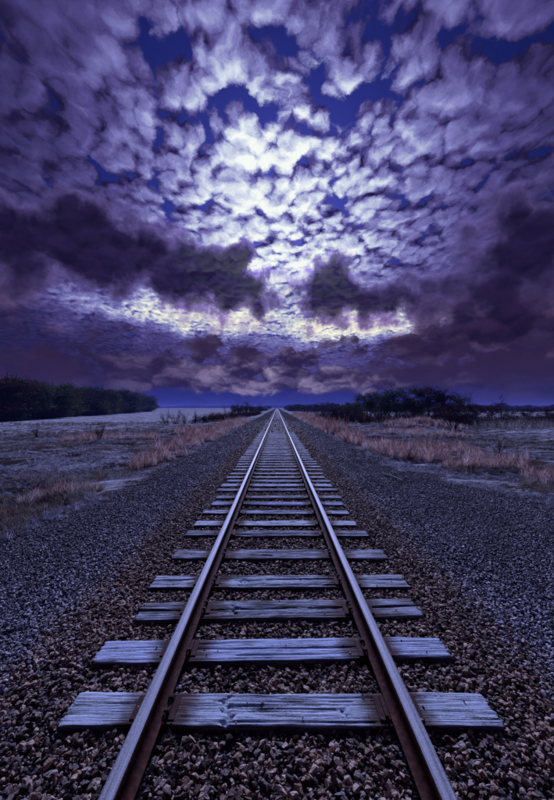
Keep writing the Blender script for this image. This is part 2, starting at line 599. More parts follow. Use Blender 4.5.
# rail section (x, z), foot on the tie plate at z = 0.012
sec = [(-0.070, 0.012), (0.070, 0.012), (0.070, 0.022), (0.030, 0.032), (0.011, 0.044), (0.009, 0.118), (0.033, 0.130), (0.0375, 0.138),
       (0.0375, 0.160), (0.034, 0.168), (0.026, 0.1725), (0.0, 0.175), (-0.026, 0.1725), (-0.034, 0.168), (-0.0375, 0.160), (-0.0375, 0.138),
       (-0.033, 0.130), (-0.009, 0.118), (-0.011, 0.044), (-0.030, 0.032), (-0.070, 0.022)]
ystations = np.concatenate([np.arange(-4, 30, 1.0), np.arange(30, 120, 5.0), np.arange(120, 900, 40.0)])
rv, rf = [], []
for i, yy in enumerate(ystations):
    dx = 0.0022 * math.sin(yy * 1.3) + 0.002 * math.sin(yy * 0.41 + 1)
    dz = 0.002 * math.sin(yy * 0.9 + 2)
    for sx_, sz_ in sec: rv.append((sx_ + dx, yy, sz_ + dz))
ns = len(sec)
for i in range(len(ystations) - 1):
    for k in range(ns):
        k2 = (k + 1) % ns
        rf.append((i * ns + k, i * ns + k2, (i + 1) * ns + k2, (i + 1) * ns + k))
rf.append(tuple(range(ns))[::-1])
rail = mesh_obj('rail', rv, rf, M_RAIL, track)
rail.location.x = -GAUGE
bv = bpy.data.objects.new('rail', rail.data)
COL.objects.link(bv); bv.parent = track; bv.location.x = GAUGE

# sleeper positions read from the photograph: (front y, back y) at the left and right end, left x, right x
near = [((2.087, 2.326), (2.080, 2.320), -1.30, 1.35), ((2.595, 2.825), (2.645, 2.885), -1.375, 1.325), ((3.102, 3.377), (3.165, 3.460), -1.28, 1.325),
        ((3.66, 3.915), (3.67, 3.93), -1.345, 1.40), ((4.36, 4.64), (4.35, 4.62), -1.32, 1.39)]
centres = [5.22, 5.68, 6.28, 6.84, 7.34, 7.98, 8.44, 8.97, 9.42, 9.92, 10.6]
specs = []
specs.append((0.42, 0.005, -1.31, 1.33, 0.235)); specs.append((0.96, -0.01, -1.28, 1.36, 0.235)); specs.append((1.49, 0.012, -1.34, 1.31, 0.235))
for (l0, l1), (r0, r1), xl, xr in near:
    specs.append(((l0 + l1 + r0 + r1) / 4, math.atan2((r0 + r1) / 2 - (l0 + l1) / 2, xr - xl), xl, xr, ((l1 - l0) + (r1 - r0)) / 2))
yc = 0
for c in centres:
    specs.append((c, random.uniform(-0.018, 0.018), -1.32 + random.uniform(-.06, .06), 1.34 + random.uniform(-.06, .06), random.uniform(.215, .25)))
    yc = c
while len(specs) < 300:
    yc += random.uniform(0.47, 0.61)
    specs.append((yc, random.uniform(-0.015, 0.015), -1.32 + random.uniform(-.07, .07), 1.34 + random.uniform(-.07, .07), random.uniform(.21, .25)))
LAST_TIE = yc


def sleeper_mesh(name, xl, xr, width, seed, nxs, nys, split=None, knots=()):
    """a hewn timber: grooved top, ragged ends, checks along the grain; top near z = 0"""
    rnd = random.Random(seed)
    depth = 0.17
    v, f = [], []
    us = np.linspace(0, 1, nxs)
    # cross-section: front-bottom, front-top (rounded), top, back-top, back-bottom
    ts = np.concatenate([[-0.5], [-0.5], np.linspace(-0.485, 0.485, nys), [0.5], [0.5]])
    top = np.array([0, 1] + [2] * nys + [1, 0])
    m = len(ts)
    cracks = [(rnd.uniform(-0.4, 0.4), rnd.uniform(0.05, 0.6), rnd.uniform(0.25, 0.9), rnd.uniform(0.006, 0.018)) for _ in range(9)]
    for i, u in enumerate(us):
        x = xl + (xr - xl) * u
        for j in range(m):
            t = ts[j]
            y = t * width
            lane = mnoise.noise((t * 14.0, seed * 1.7, 0.0))
            wob = mnoise.noise((x * 1.4, t * 2.0, seed * 3.1)) * 0.013 + mnoise.noise((x * 7.0, t * 4.0, seed * 5.3)) * 0.007
            y += wob if abs(t) > 0.45 else wob * abs(t)
            xx = x
            if i == 0 or i == nxs - 1:
                rag = mnoise.noise((t * 16.0, seed * 2.3, i)) * 0.022 + mnoise.noise((t * 5.0, seed, i)) * 0.018
                xx += rag
            z = 0.0
            if top[j] == 2:
                z = mnoise.noise((x * 2.6, t * 26.0, seed)) * 0.0055 + lane * 0.004 + mnoise.noise((x * 0.9, t * 2, seed + 4)) * 0.007
                for ct, c0, c1, cd in cracks:
                    if c0 * 0.9 < u < c1:
                        w = abs(t - ct - 0.02 * mnoise.noise((x * 3, ct, seed)))
                        if w < 0.028: z -= cd * (1 - w / 0.028)
                if split is not None:
                    c = split[0] + 0.07 * mnoise.noise((x * 1.9, seed, 1.0)) + 0.025 * mnoise.noise((x * 7, seed, 2.0))
                    w = abs(t - c)
                    if w < 0.05: z -= split[1] * (1 - w / 0.05)
                for kx, kt, kr, kd in knots:
                    r2 = ((x - kx - 0.02 * math.sin(t * 20)) / kr) ** 2 + ((t - kt) * width / (kr * 3.5)) ** 2
                    if r2 < 1: z -= kd * (1 - r2)
                edge = 0.5 - abs(t)
                if edge < 0.06: z -= (0.06 - edge) * 0.06
            elif top[j] == 1:
                z = -0.014 + mnoise.noise((x * 6.0, t, seed * 1.1)) * 0.006
            else:
                z = -depth
            endfall = min(u, 1 - u)
            if endfall < 0.006 and top[j] == 2: z -= 0.004
            v.append((xx, y, z))
    for i in range(nxs - 1):
        for j in range(m - 1):
            a = i * m + j
            f.append((a, a + m, a + m + 1, a + 1))
        f.append((i * m + m - 1, (i + 1) * m + m - 1, (i + 1) * m, i * m))
    f.append(tuple(range(m)))
    f.append(tuple((nxs - 1) * m + j for j in range(m))[::-1])
    me = bpy.data.meshes.new(name)
    me.from_pydata(v, [], f); me.update()
    me.materials.append(M_WOOD)
    me.polygons.foreach_set('use_smooth', [True] * (len(f) - 2) + [False] * 2)
    return me


# tie plate and spike, shared meshes
pb = MB()
pb.box(0, 0, 0.003, 0.27, 0.170, 0.012)
pb.box(-0.088, 0, 0.016, 0.020, 0.166, 0.010, 0.9)
pb.box(0.088, 0, 0.016, 0.020, 0.166, 0.010, 0.9)
plate_me = bpy.data.meshes.new('tie_plate'); plate_me.from_pydata(pb.v, [], pb.f); plate_me.materials.append(M_RUST)
sb = MB()
sb.box(0, 0, 0.010, 0.017, 0.017, 0.050)
sb.box(0.007, 0, 0.037, 0.036, 0.030, 0.012, 0.75)
spike_me = bpy.data.meshes.new('spike'); spike_me.from_pydata(sb.v, [], sb.f); spike_me.materials.append(M_RUST)

shared = [sleeper_mesh('sleeper', -1.32, 1.34, 0.232, 200 + k, 40, 12, split=(random.uniform(-.3, .3), 0.016) if k % 3 == 0 else None) for k in range(8)]
simple = [sleeper_mesh('sleeper', -1.32, 1.34, 0.23, 300 + k, 8, 3) for k in range(5)]
sl_labels = {3: 'nearest sleeper, frosted blue, with a dark cross break left of its middle', 4: 'smooth frosted sleeper lying slightly askew, second one ahead',
             5: 'grey sleeper split lengthwise by a long dark crack', 7: 'pale heavily frosted sleeper after a wider gap of stones'}
for i, (cy, ang, xl, xr, wd) in enumerate(specs):
    if i < 14:
        split = {5: (0.02, 0.034), 6: (0.1, 0.018), 8: (-0.1, 0.014), 11: (0.2, 0.02)}.get(i)
        knots = {3: ((-0.325, 0.15, 0.022, 0.022), (-0.30, -0.3, 0.026, 0.018), (0.42, -0.1, 0.015, 0.014)), 5: ((-0.40, 0.0, 0.028, 0.022),), 6: ((-0.36, 0.0, 0.02, 0.016), (0.24, 0.1, 0.012, 0.01))}.get(i, ())
        me = sleeper_mesh('sleeper', xl, xr, wd, 20 + i, 150 if i < 9 else 90, 30 if i < 9 else 20, split, knots)
        s = mesh_obj('sleeper', None, None, parent=track, mesh=me)
        s.location = (0, cy, 0)
    else:
        s = mesh_obj('sleeper', None, None, parent=track, mesh=random.choice(shared if i < 90 else simple))
        s.location = (random.uniform(-.05, .05), cy, random.uniform(-.008, .003))
        s.scale = ((xr - xl) / 2.66, wd / 0.232, 1)
        if random.random() < 0.5: s.rotation_euler.z = math.pi
    s.rotation_euler.z += ang
    if i in sl_labels: s['label'] = sl_labels[i]
    if i < 70:
        for sd in (-1, 1):
            p = mesh_obj('tie_plate', None, None, parent=s, mesh=plate_me)
            loc = Vector((sd * GAUGE, cy, 0.0))
            p.matrix_world = Matrix.Translation(loc)
            p.matrix_parent_inverse = s.matrix_basis.inverted()
            p.location = loc; p.rotation_euler = (0, 0, ang)
            if i < 22:
                for ox, oy, rot in ((-0.086, -0.05, 0), (-0.086, 0.055, 0), (0.086, 0.05, math.pi), (0.086, -0.058, math.pi)):
                    if random.random() < 0.12: continue
                    k = mesh_obj('spike', None, None, parent=s, mesh=spike_me)
                    k.matrix_parent_inverse = s.matrix_basis.inverted()
                    k.location = (sd * GAUGE + ox, cy + oy, random.uniform(-0.003, 0.006))
                    k.rotation_euler = (random.uniform(-.08, .08), random.uniform(-.08, .08), rot + random.uniform(-.2, .2))
fb = MB()
yy = LAST_TIE
while yy < 600:
    yy += 0.55
    fb.box(0, yy, -0.085, 2.64, 0.23, 0.17)
far_sl = fb.build('distant_sleepers', M_WOOD, track)
far_sl['kind'] = 'stuff'


# ------------------------------------------------------------------ loose stones
def hull_stone(seed):
    rnd = random.Random(seed)
    bm = bmesh.new()
    for _ in range(13):
        d = Vector((rnd.gauss(0, 1), rnd.gauss(0, 1), rnd.gauss(0, 1))).normalized()
        k = rnd.uniform(0.8, 1.05)
        bm.verts.new((d.x * 0.56 * k, d.y * 0.44 * k, d.z * 0.36 * k))
    bmesh.ops.convex_hull(bm, input=bm.verts)
    loose = [v for v in bm.verts if not v.link_faces]
    bmesh.ops.delete(bm, geom=loose, context='VERTS')
    me = bpy.data.meshes.new('stone')
    bm.to_mesh(me); bm.free()
    return me


def mat_stone(name, stops, frost_amt):
    m, n, b = material(name)
    p = obj_coord(n)
    r = obj_random(n)
    f = n.noise(n.vmath('ADD', p, n.comb(r * 31.0, r * 17.0, 0.0)), 3.2, 5, 0.65)
    col = n.ramp((r * 0.9 + (f - 0.5) * 0.5).clamp(), stops)
    nz = normal_z(n)
    loc = E(n, n.node('ShaderNodeObjectInfo').outputs['Location'])
    dust = n.noise(n.vmath('MULTIPLY', loc, (0.9, 0.35, 0.0)), 1.0, 4, 0.6)
    frost_amt = n.sstep(dust, 0.30, 0.62, 0.40, 1.0) * frost_amt
    col = n.mix(1.0, col, n.ramp(n.noise(n.vmath('MULTIPLY', loc, (1.6, 0.5, 0.0)), 1.0, 3, 0.6), [(0.3, (0.80, 0.78, 0.78)), (0.62, (1.2, 1.2, 1.22))]), 'MULTIPLY')
    fr = n.sstep(nz + (f - 0.5) * 1.2, 0.55, 1.0) * frost_amt * n.sstep(n.math('FRACT', r * 7.31), 0.1, 0.8)
    n.put(b.inputs['Base Color'], n.mix(fr, col, (0.60, 0.62, 0.70, 1)))
    n.put(b.inputs['Roughness'], 0.72)
    n.put(b.inputs['Normal'], n.bump(f, 0.5, 0.15))
    return m


def scatter(name, pts, rots, scl, variants, mat, label):
    """one uncountable mass: a point mesh that instances the variants through geometry nodes"""
    coll = bpy.data.collections.new(name + '_variants')
    for k, me in enumerate(variants):
        if mat: me.materials.clear(); me.materials.append(mat)
        o = bpy.data.objects.new('%s_piece_%02d' % (name, k), me)
        coll.objects.link(o)
    me = bpy.data.meshes.new(name)
    me.vertices.add(len(pts)); me.vertices.foreach_set('co', np.asarray(pts, np.float32).ravel())
    a = me.attributes.new('turn', 'FLOAT_VECTOR', 'POINT'); a.data.foreach_set('vector', np.asarray(rots, np.float32).ravel())
    a = me.attributes.new('size', 'FLOAT_VECTOR', 'POINT'); a.data.foreach_set('vector', np.asarray(scl, np.float32).ravel())
    a = me.attributes.new('pick', 'INT', 'POINT'); a.data.foreach_set('value', RNG.integers(0, len(variants), len(pts)).astype(np.int32))
    me.update()
    o = bpy.data.objects.new(name, me)
    COL.objects.link(o)
    ng = bpy.data.node_groups.new(name, 'GeometryNodeTree')
    ng.interface.new_socket('Geometry', in_out='INPUT', socket_type='NodeSocketGeometry')
    ng.interface.new_socket('Geometry', in_out='OUTPUT', socket_type='NodeSocketGeometry')
    nd = ng.nodes
    gi, go = nd.new('NodeGroupInput'), nd.new('NodeGroupOutput')
    iop = nd.new('GeometryNodeInstanceOnPoints')
    ci = nd.new('GeometryNodeCollectionInfo'); ci.inputs['Collection'].default_value = coll
    ci.inputs['Separate Children'].default_value = True; ci.inputs['Reset Children'].default_value = True

    def attr(nm, ty):
        q = nd.new('GeometryNodeInputNamedAttribute'); q.data_type = ty
        q.inputs['Name'].default_value = nm
        return q.outputs['Attribute']
    L = ng.links.new
    L(gi.outputs[0], iop.inputs['Points']); L(ci.outputs[0], iop.inputs['Instance'])
    iop.inputs['Pick Instance'].default_value = True
    L(attr('pick', 'INT'), iop.inputs['Instance Index'])
    e2r = nd.new('FunctionNodeEulerToRotation')
    L(attr('turn', 'FLOAT_VECTOR'), e2r.inputs[0]); L(e2r.outputs[0], iop.inputs['Rotation'])
    L(attr('size', 'FLOAT_VECTOR'), iop.inputs['Scale'])
    L(iop.outputs[0], go.inputs[0])
    mod = o.modifiers.new('scatter', 'NODES'); mod.node_group = ng
    tag(o, label, kind='stuff')
    return o


def sleeper_clear(x, y, margin):
    """True where a stone would not lie on top of a sleeper or against a rail"""
    ok = np.ones(len(x), bool)
    cys = np.array([s[0] for s in specs]); 
    i = np.clip(np.searchsorted(cys, y), 1, len(cys) - 1)
    for k in (i - 1, i):
        cy = cys[k]
        ang = np.array([specs[q][1] for q in range(len(specs))])[k]
        wd = np.array([specs[q][4] for q in range(len(specs))])[k]
        xl = np.array([specs[q][2] for q in range(len(specs))])[k]
        xr = np.array([specs[q][3] for q in range(len(specs))])[k]
        inside = (np.abs(y - cy - x * np.tan(ang)) < wd / 2 + margin) & (x > xl - margin) & (x < xr + margin)
        ok &= ~inside
    ok &= np.abs(np.abs(x) - GAUGE) > 0.085 + max(margin, 0.0) * 0.4
    return ok


def stone_field(y0, y1, halfw, dens, smin, smax):
    area = (y1 - y0) * 2 * halfw
    k = int(area * dens)
    x = RNG.uniform(-halfw, halfw, k); y = RNG.uniform(y0, y1, k)
    s = smin + (smax - smin) * RNG.random(k) ** 2.4
    keep = (np.abs(x) < 0.86 * y + 1.3) & (RNG.random(k) < gravel_mask(x, y) * 1.05)
    return x[keep], y[keep], s[keep]


allx, ally, alls = [], [], []
for a in ((0.9, 4.0, 5.2, 2900, .016, .058), (4.0, 8.0, 7.2, 1700, .020, .062), (8.0, 14.0, 7.2, 760, .032, .072), (14.0, 26.0, 5.2, 250, .065, .11), (26.0, 55.0, 5.2, 75, .11, .19)):
    x, y, s = stone_field(*a)
    allx.append(x); ally.append(y); alls.append(s)
sx, sy, ss = map(np.concatenate, (allx, ally, alls))
# finer chips away from the sleepers
out_road = np.abs(sx) > 2.5
ss = ss * (1.0 - 0.30 * sst(np.abs(sx) + RNG.normal(0, .3, len(sx)), 1.8, 3.6))
spill = RNG.random(len(sx)) < 0.35                     # some lie over the sleeper edges
ok = np.where(spill, sleeper_clear(sx, sy, -0.022), sleeper_clear(sx, sy, 0.010))
sx, sy, ss, spill = sx[ok], sy[ok], ss[ok], spill[ok]
sz = ground_z(sx, sy) + ss * 0.10 + RNG.uniform(0, 0.016, len(sx))
sz = np.where((np.abs(sx) < 1.3), np.minimum(sz, -0.022 + 0.024 * spill), sz)
rot = np.stack([RNG.normal(0, .35, len(sx)), RNG.normal(0, .35, len(sx)), RNG.uniform(0, 6.28, len(sx))], -1)
scl = np.stack([ss * RNG.uniform(.85, 1.25, len(sx)), ss * RNG.uniform(.8, 1.15, len(sx)), ss * RNG.uniform(.8, 1.2, len(sx))], -1)
pts = np.stack([sx, sy, sz], -1)

M_BALLAST = mat_stone('brown_grey_ballast_stone', [(0.0, (0.035, 0.020, 0.013)), (0.30, (0.12, 0.072, 0.048)), (0.55, (0.28, 0.18, 0.12)), (0.80, (0.54, 0.37, 0.26)), (1.0, (0.78, 0.62, 0.50))], 0.35)
M_GRAVEL = mat_stone('blue_grey_gravel', [(0.0, (0.045, 0.042, 0.052)), (0.25, (0.15, 0.14, 0.17)), (0.55, (0.32, 0.31, 0.36)), (0.78, (0.48, 0.47, 0.53)), (1.0, (0.75, 0.74, 0.80))], 0.95)
# strays lying on the sleepers
k = 420
tx = np.concatenate([U0 * 1.3 for U0 in [RNG.uniform(-1, 1, k // 2)]] + [np.where(RNG.random(k // 2) < .5, -1, 1) * (GAUGE + np.where(RNG.random(k // 2) < .5, -1, 1) * RNG.uniform(.10, .2, k // 2))])
ti = RNG.integers(2, 26, len(tx))
ty = np.array([specs[i][0] + specs[i][4] * RNG.uniform(-.46, .46) for i in ti]) + tx * np.array([math.tan(specs[i][1]) for i in ti])
ts_ = RNG.uniform(.008, .024, len(tx))
keep = np.abs(np.abs(tx) - GAUGE) > .085
tx, ty, ts_ = tx[keep], ty[keep], ts_[keep]
sx = np.concatenate([sx, tx])
pts = np.concatenate([pts, np.stack([tx, ty, ts_ * .25], -1)])
rot = np.concatenate([rot, np.stack([tx * 0, tx * 0, RNG.uniform(0, 6.28, len(tx))], -1)])
scl = np.concatenate([scl, np.stack([ts_, ts_, ts_], -1)])
inner = (np.abs(sx) + RNG.normal(0, .22, len(sx))) < 2.1
scatter('ballast', pts[inner], rot[inner], scl[inner], [hull_stone(s) for s in range(500, 512)], M_BALLAST, 'brown grey crushed stone ballast packed round the sleepers')
scatter('gravel', pts[~inner], rot[~inner], scl[~inner], [hull_stone(s) for s in range(520, 532)], M_GRAVEL, 'blue grey gravel spread wide on both sides of the track')


# ------------------------------------------------------------------ grass and weeds (uncountable)
def tuft_mesh(seed, blades, h, spread, width, heads=False):
    rnd = random.Random(seed)
    v, f = [], []
    for _ in range(blades):
        a = rnd.uniform(0, 6.283); r = rnd.random() ** 0.7 * spread * 0.35
        bx_, by_ = math.cos(a) * r, math.sin(a) * r
        a2 = a + rnd.gauss(0, 0.6)
        hh = h * rnd.uniform(0.45, 1.0); lean = spread * rnd.uniform(0.2, 1.0)
        w = width * rnd.uniform(0.6, 1.2)
        px, py = -math.sin(a2) * w, math.cos(a2) * w
        b = len(v)
        for t, k in ((0.0, 1.0), (0.4, 0.85), (0.75, 0.6)):
            ox, oy = bx_ + math.cos(a2) * lean * t * t, by_ + math.sin(a2) * lean * t * t
            z = hh * (t - 0.18 * t * t * lean / max(h, .01)) 
            v += [(ox - px * k, oy - py * k, z), (ox + px * k, oy + py * k, z)]
        v.append((bx_ + math.cos(a2) * lean, by_ + math.sin(a2) * lean, hh * (1 - 0.2 * rnd.random())))
        f += [(b, b + 1, b + 3, b + 2), (b + 2, b + 3, b + 5, b + 4), (b + 4, b + 5, b + 6)]
        if heads and rnd.random() < 0.6:
            t = Vector(v[-1]); e = len(v)
            for k in range(4):
                an = k * 1.57 + a
                v.append((t.x + math.cos(an) * w * 2.2, t.y + math.sin(an) * w * 2.2, t.z + 0.01))
            v.append((t.x, t.y, t.z - 0.02)); v.append((t.x + math.cos(a2) * .02, t.y + math.sin(a2) * .02, t.z + 0.10 * h / 0.5))
            for k in range(4):
                f.append((e + k, e + (k + 1) % 4, e + 5)); f.append((e + (k + 1) % 4, e + k, e + 4))
    me = bpy.data.meshes.new('tuft'); me.from_pydata(v, [], f)
    return me


def thin_leaf(m, n, b, col, amount):
    """thin blades let light through from behind"""
    tr = n.node('ShaderNodeBsdfTranslucent')
    n.put(tr.inputs[0], col)
    mx = n.node('ShaderNodeMixShader')
    mx.inputs[0].default_value = amount
    out = [q for q in m.node_tree.nodes if q.type == 'OUTPUT_MATERIAL'][0]
    L = m.node_tree.links.new
    L(b.outputs[0], mx.inputs[1]); L(tr.outputs[0], mx.inputs[2]); L(mx.outputs[0], out.inputs[0])


def mat_grass(name, c0, c1, frost):
    m, n, b = material(name)
    p = obj_coord(n)
    r = obj_random(n)
    f = n.noise(p, 14.0, 4, 0.6)
    col = n.mix(n.math('ADD', r * 0.6 + f * 0.5, 0.0, clamp=True), c0, c1)
    fr = n.sstep(f + (n.math('FRACT', r * 5.7) - 0.5) * 0.5, 0.5, 0.75) * frost
    n.put(b.inputs['Base Color'], n.mix(fr, col, (0.62, 0.63, 0.70, 1)))
    n.put(b.inputs['Roughness'], 0.8)
    thin_leaf(m, n, b, n.mix(fr, col, (0.62, 0.63, 0.70, 1)), 0.45)
    return m


def strew(k, xf, yf, keepf, name, variants, mat, label, smin, smax, tilt=0.15):
    x, y = xf(k), yf(k)
    keep = keepf(x, y)
    x, y = x[keep], y[keep]
    z = ground_z(x, y) - 0.015
    s = RNG.uniform(smin, smax, len(x))
    rots = np.stack([RNG.normal(0, tilt, len(x)), RNG.normal(0, tilt, len(x)), RNG.uniform(0, 6.28, len(x))], -1)
    return np.stack([x, y, z], -1), rots, np.stack([s, s, s * RNG.uniform(.7, 1.25, len(x))], -1)


def gather(name, parts, variants, mat, label):
    return scatter(name, *[np.concatenate([p[i] for p in parts]) for i in range(3)], variants, mat, label)


U = RNG.uniform


def edge_dist(x, y):
    l, r = gravel_edges(y)
    return np.where(x < 0, l - x, x - r)


def patch(cx, cy, rx, ry, k, smin, smax, clump=0.9):
    a = U(0, 6.283, k); q = U(0, 1, k) ** 0.6
    x, y = cx + np.cos(a) * q * rx, cy + np.sin(a) * q * ry
    keep = (edge_dist(x, y) > -0.3) & (np_noise(x, y, 0.9, 21, 2) > -clump)
    x, y = x[keep], y[keep]
    s = U(smin * .7, smax * 1.1, len(x)) * np.clip(1.0 + 0.5 * np_noise(x, y, 1.6, 27, 2), .45, 1.6)
    return (np.stack([x, y, ground_z(x, y) - .015], -1), np.stack([RNG.normal(0, .18, len(x)), RNG.normal(0, .18, len(x)), U(0, 6.28, len(x))], -1),
            np.stack([s, s, s * U(.7, 1.25, len(x))], -1))


red_v = [tuft_mesh(600 + k, 26, 0.62, 0.30, 0.007, heads=(k % 2 == 0)) for k in range(6)]
M_RED = mat_grass('dry_rust_coloured_grass', (0.36, 0.20, 0.165, 1), (0.74, 0.56, 0.51, 1), 0.5)
red = [patch(6.0, 19, 1.3, 3.5, 260, .5, 1.15, .1), patch(5.3, 28, 1.1, 8, 520, .5, 1.35, .3), patch(5.6, 45, 1.6, 16, 760, .8, 1.4), patch(6.0, 80, 2.5, 28, 700, .9, 1.6),
       patch(8.6, 15.5, 2.3, 2.4, 330, .35, 1.0, .05), patch(11.8, 17.5, 2.0, 1.6, 130, .35, .9, .1), patch(9.3, 11.5, 1.0, 1.0, 90, .4, .8), patch(8.8, 21, 3.0, 3.0, 260, .5, .9),
       patch(-5.3, 18, 1.1, 5, 380, .35, 1.0, .2), patch(-5.6, 27, 1.5, 7, 420, .6, 1.0), patch(-6.0, 45, 2.0, 18, 480, .7, 1.2), patch(-5.9, 9.6, 0.8, 1.3, 120, .35, .7),
       patch(-14, 29, 4.5, 2.0, 220, .6, 1.0), patch(-8, 36, 3.0, 4.0, 180, .6, 1.0), patch(20, 46, 6, 3, 300, .7, 1.3), patch(14, 34, 5, 4, 200, .6, 1.1)]
gather('dry_grass', red, red_v, M_RED, 'rust red dry grass growing in patches along the edges of the gravel')

brown_v = [tuft_mesh(640 + k, 20, 0.26, 0.20, 0.005) for k in range(6)]
M_BROWN = mat_grass('dead_brown_grass', (0.060, 0.042, 0.030, 1), (0.20, 0.15, 0.105, 1), 0.40)
brown = [patch(-6.0, 8.6, 1.3, 2.2, 700, .5, 1.1), patch(-5.4, 6.3, 0.9, 1.4, 380, .5, 1.0), patch(-7.5, 12, 2.5, 2.0, 420, .5, 1.1), patch(8.0, 9.0, 1.3, 1.6, 240, .5, 1.0),
         patch(9.5, 13.5, 3.0, 2.0, 420, .5, 1.1), patch(-16, 24, 9, 3.0, 900, .6, 1.2), patch(-22, 38, 14, 5, 900, .8, 1.5), patch(18, 28, 8, 5, 800, .7, 1.4),
         patch(24, 50, 12, 6, 900, .9, 1.8), patch(-30, 62, 20, 7, 800, 1.0, 2.0)]
gather('dead_grass', brown, brown_v, M_BROWN, 'dull brown dead grass in low frosted patches on the field')

frost_v = [tuft_mesh(680 + k, 18, 0.14, 0.16, 0.005) for k in range(6)]
M_FROST = mat_grass('frosted_short_grass', (0.09, 0.085, 0.11, 1), (0.36, 0.36, 0.46, 1), 0.75)


def field_pts(k, y0, y1, w0, w1, smin, smax):
    y = U(y0, y1, k); half = w0 + (w1 - w0) * (y - y0) / (y1 - y0)
    x = U(-1, 1, k) * half
    keep = (edge_dist(x, y) > -0.35) & (np_noise(x * 0.6, y * 1.4, 1.3, 31, 3) > -0.15)
    x, y = x[keep], y[keep]
    s = U(smin, smax, len(x))
    return (np.stack([x, y, ground_z(x, y) - .01], -1), np.stack([RNG.normal(0, .15, len(x)), RNG.normal(0, .15, len(x)), U(0, 6.28, len(x))], -1), np.stack([s, s, s * U(.6, 1.2, len(x))], -1))


gather('frosted_grass', [field_pts(30000, 4.5, 14, 7, 14, .3, 1.1), field_pts(20000, 14, 34, 14, 32, .6, 1.4), field_pts(9000, 34, 75, 32, 66, 1.0, 2.0)],
       frost_v, M_FROST, 'short frosted grass covering the open field on both sides')

reed_v = [tuft_mesh(720 + k, 16, 1.15, 0.35, 0.012, heads=True) for k in range(5)]
M_REED = mat_grass('pale_reeds', (0.20, 0.17, 0.15, 1), (0.46, 0.42, 0.40, 1), 0.5)
k = 420
y = U(50, 58, k); x = U(30, 50, k)
s = U(.6, 1.25, k)
reeds = (np.stack([x, y, ground_z(x, y)], -1), np.stack([RNG.normal(0, .08, k), RNG.normal(0, .08, k), U(0, 6.28, k)], -1), np.stack([s, s, s], -1))
gather('reeds', [reeds], reed_v, M_REED, 'pale band of tall reeds at the far right of the field')

# a few weeds between the sleepers
weed_v = [tuft_mesh(760 + k, 9, 0.09, 0.08, 0.003) for k in range(4)]
M_WEED = mat_grass('small_dark_weeds', (0.030, 0.032, 0.018, 1), (0.085, 0.080, 0.045, 1), 0.1)
k = 150
x = np.where(U(0, 1, k) < .5, -1, 1) * (GAUGE + np.where(U(0, 1, k) < .6, -1, 1) * U(.09, .22, k)); y = U(1.6, 13, k)
keep = sleeper_clear(x, y, 0.01); x, y = x[keep], y[keep]
s = U(.5, 1.2, len(x))
gather('weeds', [(np.stack([x, y, ground_z(x, y)], -1), np.stack([RNG.normal(0, .2, len(x)), RNG.normal(0, .2, len(x)), U(0, 6.28, len(x))], -1), np.stack([s, s, s], -1))],
       weed_v, M_WEED, 'small dark weeds sprouting beside the rails')


# ------------------------------------------------------------------ shrubs and trees, each a thing
def mat_bark(name, c0, c1):
    m, n, b = material(name)
    f = n.noise(n.vmath('MULTIPLY', obj_coord(n), (14, 14, 4)), 1.0, 5, 0.6)
    n.put(b.inputs['Base Color'], n.mix(f, c0, c1))
    n.put(b.inputs['Roughness'], 0.9)
    return m


def mat_leaf(name, c0, c1, thin=True):
    m, n, b = material(name)
    f = n.noise(obj_coord(n), 2.3, 4, 0.6)
    col = n.mix(n.sstep(f, .35, .65), c0, c1)
    n.put(b.inputs['Base Color'], col)
    n.put(b.inputs['Roughness'], 1.0)
    b.inputs['Specular IOR Level'].default_value = 0.0
    if thin: thin_leaf(m, n, b, col, 0.4)
    return m


M_BARK = mat_bark('dark_bark', (0.022, 0.015, 0.013, 1), (0.085, 0.062, 0.052, 1))
M_TWIG = mat_bark('reddish_twigs', (0.040, 0.018, 0.018, 1), (0.13, 0.062, 0.055, 1))
M_LEAF = mat_leaf('dark_evergreen_leaves', (0.022, 0.030, 0.014, 1), (0.085, 0.100, 0.045, 1))
M_NEEDLE = mat_leaf('conifer_needles', (0.022, 0.036, 0.036, 1), (0.075, 0.115, 0.10, 1))
M_RUSSET = mat_leaf('withered_russet_leaves', (0.026, 0.013, 0.014, 1), (0.085, 0.040, 0.036, 1))


def branch(mb, tips, p, d, length, rad, depth, rnd, sides, up=0.12, kids=3, wander=0.22):
    pts, rads = [Vector(p)], [rad]
    d = Vector(d).normalized()
    segs = 4 if depth > 0 else 3
    for i in range(segs):
        d = (d + Vector((rnd.gauss(0, wander), rnd.gauss(0, wander), rnd.gauss(0, wander * .6) + up))).normalized()
        pts.append(pts[-1] + d * length / segs)
        rads.append(rad * (1 - 0.62 * (i + 1) / segs))
    mb.tube(pts, rads, sides)
    tips.append((pts[-1], d))
    if depth == 0: return
    for k in range(kids + (rnd.random() < .5)):
        t = rnd.uniform(0.35, 1.0)
        i = min(int(t * segs), segs - 1)
        q = pts[i].lerp(pts[i + 1], t * segs - i)
        ax = Vector((rnd.gauss(0, 1), rnd.gauss(0, 1), rnd.gauss(0, .4)))
        nd = (d + ax.normalized() * rnd.uniform(.6, 1.1)).normalized()
        branch(mb, tips, q, nd, length * rnd.uniform(.48, .72), rads[i] * .62, depth - 1, rnd, 3, up, kids, wander)


